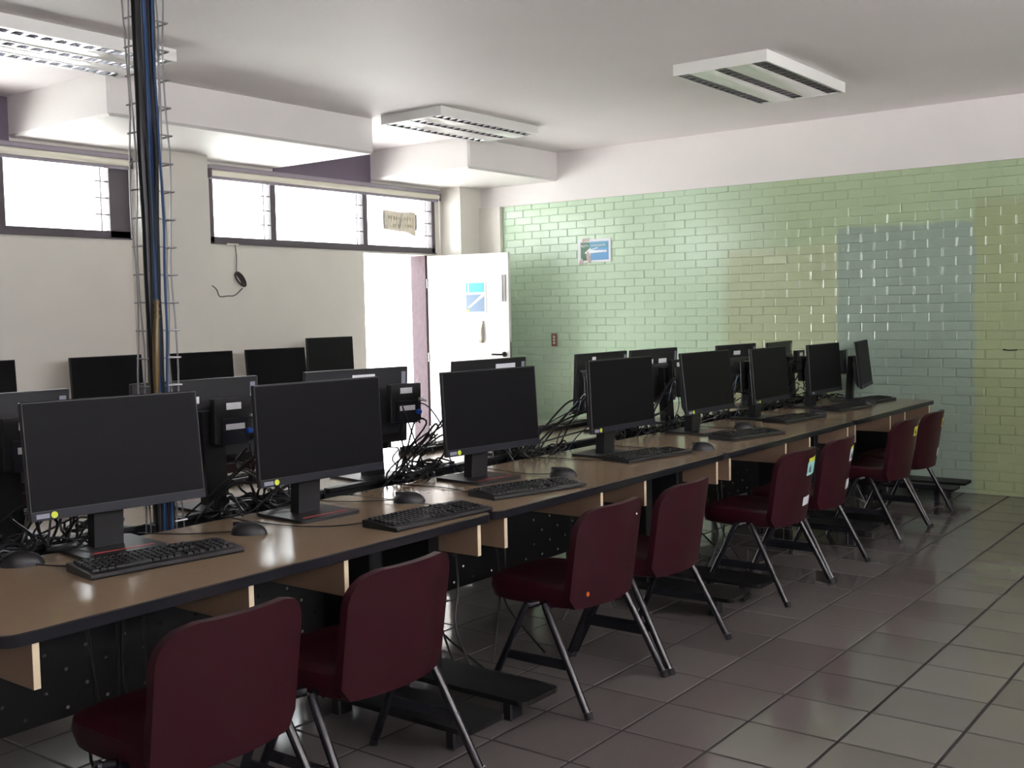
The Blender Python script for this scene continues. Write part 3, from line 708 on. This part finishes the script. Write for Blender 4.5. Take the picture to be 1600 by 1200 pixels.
FM = [(-1.143,-1.222,1.062,-7.4,6.2),(-1.03,-.44,1.066,-4.0,2.7),(-1.02,.575,1.056,-6.5,3.3),(-.95,1.575,1.059,-1.7,2.5),
      (-1.043,2.716,1.048,-1.9,6.3),(-1.061,3.659,1.037,1.5,4.5),(-1.057,4.628,1.028,-.9,3.8),(-.997,5.30,1.031,11.6,6.9)]
FL = ['large dark monitor closest to the viewer at the left end of the front row','dark monitor second along the front row, tilted on its stand with a red striped base',
      'dark monitor third along the front row, in front of the open door','dark monitor fourth along the front row, first before the green wall',
      'dark monitor fifth along the front row, its keyboard below to the right','dark monitor sixth along the front row, standing close to the fifth',
      'narrow looking dark monitor seventh along the front row','last front row monitor, turned edge-on with its computer box showing']
for k,(x,y,z,a,tl) in enumerate(FM):
    make_monitor(FL[k],(x,y),math.radians(a),math.radians(tl),z,'monitors of the front row',pc=(0,.0) if k < 7 else (-.05,.02),front_dot=k < 6)
RM = [(-1.70,-1.36,1.062,-2),(-1.70,-.50,1.06,-3),(-1.69,.40,1.055,-9),(-1.70,1.415,1.055,-4),(-1.70,2.545,1.045,0),(-1.70,3.20,1.042,-2),(-1.70,4.46,1.028,-4),(-1.70,5.27,1.022,4)]
RS = [((.02,.10,.10,.03),),((.02,.10,.05,.028),),((-.03,.145,.13,.022),),((-.12,.14,.16,.03),),((.1,.15,.04,.02),),((.05,.1,.06,.03),(-.1,.1,.1,.03)),((.0,.12,.10,.03),),((-.05,.0,.05,.03),)]
RL = ['monitor seen from behind at the left edge of the picture','monitor seen from behind right of the first front monitor, with labels and a blue plug',
      'monitor seen from behind against the bright doorway, with a white strip label','monitor seen from behind in front of the white door','monitor seen from behind with a bluish lower back, first before the green wall',
      'monitor seen from behind with two white labels, beside the bluish one','monitor seen from behind between the fifth and sixth front monitors','monitor seen from behind nearest the end of the second row']
for k,(x,y,z,a) in enumerate(RM):
    make_monitor(RL[k],(x,y),PI+math.radians(a),math.radians(3),z,'monitors of the second row',pc=(-.06 if k != 2 else -.16,.02),back=True,front_dot=False,stickers=RS[k])
WM = [(-5.1,.27,1.055,0,3),(-5.1,1.25,1.05,2,3),(-5.1,2.08,1.045,0,3),(-5.1,2.83,1.045,-6,6),(-5.13,3.47,1.12,4,2)]
WL = ['monitor by the window wall cut by the left edge','monitor by the window wall just left of the wire cable tray','monitor by the window wall just right of the wire cable tray',
      'slightly tilted monitor by the window wall under the coiled cable','tallest monitor by the window wall, beside the doorway']
for k,(x,y,z,a,tl) in enumerate(WM):
    make_monitor(WL[k],(x,y),math.radians(a),math.radians(tl),z,'monitors along the window wall',front_dot=False)

# ------------------------------------------------------------------ keyboards and mice
kb_body = MB().prism([(-.075,0),(.078,0),(.083,.006),(.078,.014),(-.072,.024),(-.078,.018)],'y',-.222,.222).scaled(1.13).mesh('keyboard_body', M['blackplastic'])
kk = MB()
def key(y0,y1,x0,x1):
    zt = lambda x: .024-(x+.072)*(.010/.15)
    e = .0022
    kk.add([(x0,y0,zt(x0)-.001),(x1,y0,zt(x1)-.001),(x1,y1,zt(x1)-.001),(x0,y1,zt(x0)-.001),(x0+e,y0+e,zt(x0)+.006),(x1-e,y0+e,zt(x1)+.006),(x1-e,y1-e,zt(x1)+.006),(x0+e,y1-e,zt(x0)+.006)],
           [(4,5,6,7),(0,1,5,4),(1,2,6,5),(2,3,7,6),(3,0,4,7)])
for row in range(6):
    x0 = -.064+row*.0195+(.004 if row else 0); x1 = x0+.0175
    if row == 5:
        y = -.208
        for w in (.022,.02,.022,.105,.022,.02,.02,.022): key(y,y+w-.002,x0,x1); y += w
    else:
        for c in range(14): key(-.208+c*.0186,-.208+c*.0186+.0165,x0,x1)
    if row not in (3,):
        for c in range(3): key(.062+c*.0186,.062+c*.0186+.0165,x0,x1)
    if row:
        for c in range(4): key(.126+c*.0200,.126+c*.02+.018,x0,x1)
kb_keys = kk.scaled(1.13).mesh('keycaps', mat('dark_keycap',(.012,.012,.013),.5, spec=.25))
def mouse_mesh():
    vs = []; N, R = 16, 7
    for r in range(R+1):
        ph = PI/2*r/R
        for k in range(N):
            a = 2*PI*k/N
            x = .056*math.cos(a)*math.cos(ph)**.8; y = .032*math.sin(a)*math.cos(ph)**.8*(1-.1*math.cos(a)); z = .038*math.sin(ph)*(1+.12*math.cos(a+PI)*math.cos(ph))
            vs.append((x,y,z))
    return MB().add(vs,[(r*N+k,r*N+(k+1)%N,(r+1)*N+(k+1)%N,(r+1)*N+k) for r in range(R) for k in range(N)]+[tuple(range(N))[::-1]]).scaled(1.15).mesh('mouse_shell', M['blackplastic'], True)
ms_shell = mouse_mesh(); ms_wheel = MB().disc((-.03,-.004,.031),(0,1,0),.008,.008,10).scaled(1.15).mesh('scroll_wheel', M['edge'])
def keyboard(x, y, a, label, pts, z=HT, group='keyboards on the front row desks', flip=0):
    t = thing('keyboard', label, 'keyboard', (x,y,z), math.radians(a)+flip, group)
    link('keyboard_body', kb_body, t); link('keycaps', kb_keys, t, kind='stuff')
    if pts:
        inv = (Matrix.Translation((x,y,z)) @ Matrix.Rotation(math.radians(a)+flip,4,'Z')).inverted()
        MB().tube([(-.072,0,.012)]+[inv @ Vector(p) for p in pts],.0022,5,5).build('cable', M['cable'], t, smooth=True)
    return t
def mouse(x, y, a, label, pts, group='computer mice on the front row desks'):
    t = thing('computer_mouse', label, 'mouse', (x,y,HT), math.radians(a), group)
    link('mouse_shell', ms_shell, t); link('scroll_wheel', ms_wheel, t)
    MB().box((-.056,-.0006,.012),(-.014,.0006,.0425)).build('button_seam', M['edge'], t)
    if pts:
        inv = (Matrix.Translation((x,y,HT)) @ Matrix.Rotation(math.radians(a),4,'Z')).inverted()
        MB().tube([(-.054,0,.010)]+[inv @ Vector(p) for p in pts],.002,5,5).build('cable', M['cable'], t, smooth=True)
zc_ = HT+.004
KB = [(-.925,-1.235,-8,[(-1.08,-1.42,zc_),(-1.28,-1.50,zc_),(-1.36,-1.5,HT)]),(-.665,-.255,-3,[(-.82,-.5,zc_),(-.95,-.62,zc_),(-1.2,-.66,zc_),(-1.38,-.62,HT)]),
      (-.715,.43,-14,[(-.88,.28,zc_),(-1.1,.3,zc_),(-1.37,.28,HT)]),(-.815,1.60,-10,[(-1.0,1.35,zc_),(-1.2,1.32,zc_),(-1.38,1.3,HT)]),
      (-.86,2.66,-12,None),(-.99,3.66,-8,None),(-.98,4.58,-6,None),(-1.02,5.28,-4,None)]
KL = ['black keyboard in front of the first and largest monitor','black keyboard with visible keys, beside the second monitor','black keyboard in front of the third monitor, turned slightly',
      'black keyboard in front of the fourth monitor','black keyboard half on the stand of the fifth monitor','black keyboard in front of the sixth monitor','black keyboard in front of the seventh monitor','black keyboard below the edge-on last monitor']
for k,(x,y,a,p) in enumerate(KB):
    zz = HT+.013 if k >= 4 else HT
    keyboard(x+(.10 if k >= 4 else 0),y,a,KL[k],p)
MS = [(-1.02,-.80,35,[(-1.18,-.92,zc_),(-1.28,-.98,zc_),(-1.38,-1.0,HT)]),(-.97,-.03,38,[(-1.1,-.1,zc_),(-1.2,-.18,zc_),(-1.37,-.2,HT)]),(-.82,.845,25,[(-1.0,.8,zc_),(-1.2,.84,zc_),(-1.37,.9,HT)]),
      (-.70,1.985,30,[(-.82,1.9,zc_),(-1.05,1.88,zc_),(-1.37,1.95,HT)]),(-.95,3.02,35,[(-1.1,3.0,zc_),(-1.37,3.05,HT)]),(-.86,4.0,35,[(-1.1,4.05,zc_),(-1.37,4.1,HT)]),(-.85,4.98,35,[(-1.1,4.95,zc_),(-1.37,4.9,HT)])]
ML = ['black mouse right of the first keyboard','black mouse behind the second keyboard, reflecting on the desk','black mouse at the end of the third keyboard','black mouse at the far end of the fourth keyboard',
      'black mouse beyond the fifth monitor','black mouse in front of the sixth monitor','black mouse close to the edge-on last monitor']
for k,(x,y,a,p) in enumerate(MS): mouse(x,y,a,ML[k],p)
mouse(-1.245,-1.50,60,'flat black mouse left of the first monitor stand',[(-1.33,-1.42,zc_),(-1.38,-1.4,HT)])
mouse(-2.03,1.10,100,'dark mouse on the second row desk against the bright doorway',None,'computer mice on the second row')
keyboard(-2.06,1.42,4,'black keyboard of the second row left of the third front monitor',None,group='keyboards on the second row',flip=PI)
keyboard(-2.04,2.62,3,'black keyboard of the second row right of the third front monitor',None,group='keyboards on the second row',flip=PI)
keyboard(-2.05,.12,3,'black keyboard of the second row behind the second front monitor',None,group='keyboards on the second row',flip=PI)
keyboard(-2.05,-1.0,-3,'black keyboard of the second row behind the first front monitor',None,group='keyboards on the second row',flip=PI)

# ------------------------------------------------------------------ cable tangles behind the screens
def tangle(label, x, y, zc, side, seed, blue=False, n=7, group='cable tangles of the front row'):
    """side=+1: screen of the front row (wires leave towards -x); -1: second row"""
    R = random.Random(seed); t = thing('cable_bundle', label, 'cables', (x,y,HT), 0, group)
    gx = -1.415-x
    for k in range(n):
        y0 = R.uniform(-.12,.12); z0 = R.uniform(.12,.34); x0 = -side*R.uniform(.13,.18)
        y1 = R.uniform(-.24,.22)
        mid = (x0-side*R.uniform(.02,.09), y0+(y1-y0)*.35+R.uniform(-.1,.1), z0+R.uniform(-.1,.06))
        low = (gx*R.uniform(.75,1.), y0+(y1-y0)*.75+R.uniform(-.08,.08), R.uniform(.03,.12))
        MB().tube([(x0,y0,z0),mid,low,(gx+R.uniform(-.04,.04),y1,-.02),(gx,y1+R.uniform(-.2,.2),-.08)],R.uniform(.0036,.0052),5,5).build('cable', M['cable'], t, smooth=True)
    for k in range(5):                               # slack coils lying by the stand
        cx, cy, r = gx*R.uniform(.55,.9), R.uniform(-.22,.22), R.uniform(.03,.065); pts = []
        for i in range(15):
            a = 2*PI*i/8+R.uniform(-.1,.1); pts.append((cx+r*math.cos(a)*.7, cy+r*math.sin(a)*1.5, .006+.0016*i+max(0,R.uniform(-.02,.03))))
        MB().tube(pts,.0042,5,3).build('cable_coil', M['cable'], t, smooth=True)
    if blue:
        MB().tube([(-side*.19,-side*.02,.34 if side < 0 else .2),(-side*.22,.10,.31),(-side*.24,.20,.17),(gx*.8,.24,.06),(gx,.25,-.06)],.0034,5,6).build('network_cable', M['bluecable'], t, smooth=True)
    return t
TL = ['black cable tangle behind the first front monitor','black cable tangle around the stand of the second front monitor','black cable tangle left of the third front monitor','black cable tangle left of the fourth front monitor',
      'black cable tangle behind the fifth front monitor','black cable tangle behind the sixth front monitor','black cable tangle between the sixth and seventh front monitors','black cable tangle beside the edge-on last monitor']
for k,(x,y,z,a,tl) in enumerate(FM): tangle(TL[k],x,y-.12,z,1,100+k,blue=k in (3,4,5),n=8)
TR = ['black cable tangle behind the second row monitor at the left edge','black and blue cables hanging right of the labelled second row monitor','black and blue cables hanging in front of the bright doorway','black cables behind the monitor in front of the white door',
      'black cables behind the bluish second row monitor','black cables behind the monitor with two labels','black cables behind the seventh second row monitor','black cables behind the last second row monitor']
for k,(x,y,z,a) in enumerate(RM): tangle(TR[k],x,y+(.16 if k not in (3,4) else -.06),z,-1,200+k,blue=k in (1,2,5),n=7,group='cable tangles of the second row')
# cables hanging below the desks
def hang(label, y, seed):
    R = random.Random(seed); t = thing('hanging_cables', label, 'cables', (-.95,y,HT), 0, 'cables hanging under the front row desks')
    for k in range(5):
        y0 = R.uniform(-.2,.25); x0 = R.uniform(-.1,.05)
        MB().tube([(x0,y0,-.12),(x0+.02,y0+R.uniform(-.03,.03),-.38),(x0+R.uniform(-.04,.1),y0+R.uniform(-.06,.06),-.55),(x0+R.uniform(.0,.25),y0+R.uniform(-.1,.1),-.728)],.005,6,5).build('cable', M['cable'], t, smooth=True)
hang('black cables dangling under the first desk', -1.35, 1); hang('black cables dangling under the second desk near its left leg', .28, 2)
hang('black cables dangling under the second desk between its chairs', 1.2, 3); hang('black cables dangling under the third desk', 2.5, 4); hang('black cables dangling under the last desk', 4.6, 5)

# ------------------------------------------------------------------ wire tray riser with cable trunk
TX, TY = -1.415, -.865
t = thing('wire_cable_tray', 'galvanised wire basket tray rising from the desks to the ceiling', 'cable tray', (TX,TY,0))
TWd = .066
def wob(k, z): return .004*math.sin(z*9+k*2.1)+.003*math.sin(z*23+k)
for k,(wx,wy) in enumerate(((-.022,-TWd),(.004,-TWd),(.03,-TWd*.35),(.03,TWd*.4),(.012,TWd+.002),(-.03,TWd+.004))):
    MB().tube([(wx+wob(k+3,z*.1),wy+wob(k,z*.1),z*.1) for z in range(5,31)],.0032,6,2).build('long_wire', M['wire'], t, smooth=True)
z = .55
while z < 3.04:
    MB().tube([(-.03,-TWd,z),(.033,-TWd,z),(.033,TWd+.006,z),(-.04,TWd+.010,z)],.0034,6,1).build('cross_wire', M['wire'], t); z += .1
t = thing('cable_riser', 'thick trunk of black and blue cables held in the wire tray', 'cables', (TX+.03,TY-.036,0))
R = random.Random(5)
specs = [(-.022,.012,.020,'cable'),(.012,.01,.021,'bluecable'),(.034,.022,.011,'cable'),(-.005,-.012,.017,'brownwire'),(.022,-.02,.013,'bluecable'),(-.012,.03,.012,'cable')]
navy = mat('navy_cable_jacket',(.018,.042,.12),.35)
for k,(cy,cx,r,m) in enumerate(specs):
    pts = []
    for i in range(14):
        z = .45+2.6*i/13; s = .6+.4*abs((z-1.5)/1.5)
        spread = 1+.9*max(0,(1.15-z))
        pts.append((cx*s+.003*R.uniform(-1,1),(cy+.006*math.sin(z*2+k))*spread*s*.98+.002*R.uniform(-1,1),z))
    MB().tube(pts,r*.86,8,4).build('cable', navy if m == 'bluecable' else M[m], t, smooth=True)
for k in range(4):
    y = -.03+.018*k; pts = [(.04+.004*R.uniform(-1,1),y*(1+.3*math.sin(i*.7+k))+.004*R.uniform(-1,1),.45+2.6*i/13) for i in range(14)]
    MB().tube(pts,.0042,6,4).build('cable', M['bluecable'] if k % 2 else M['cable'], t, smooth=True)
tp = MB(); pts = [(.045,-.030,1.21),(.047,-.028,1.31),(.046,-.022,1.42),(.044,-.016,1.49),(.044,-.014,1.515),(.044,-.013,1.56)]
tp.tube(pts,[.007,.012,.013,.011,.009,.010],10,1); tp.build('tape_wrap', M['tape'], t, smooth=True)['label'] = 'yellow tape wrapped part'
for zz in (1.50,1.525,1.55): MB().tube([(.044,-.014,zz-.004),(.044,-.014,zz+.004)],.0125,10,1).build('tape_ring', M['tape'], t)
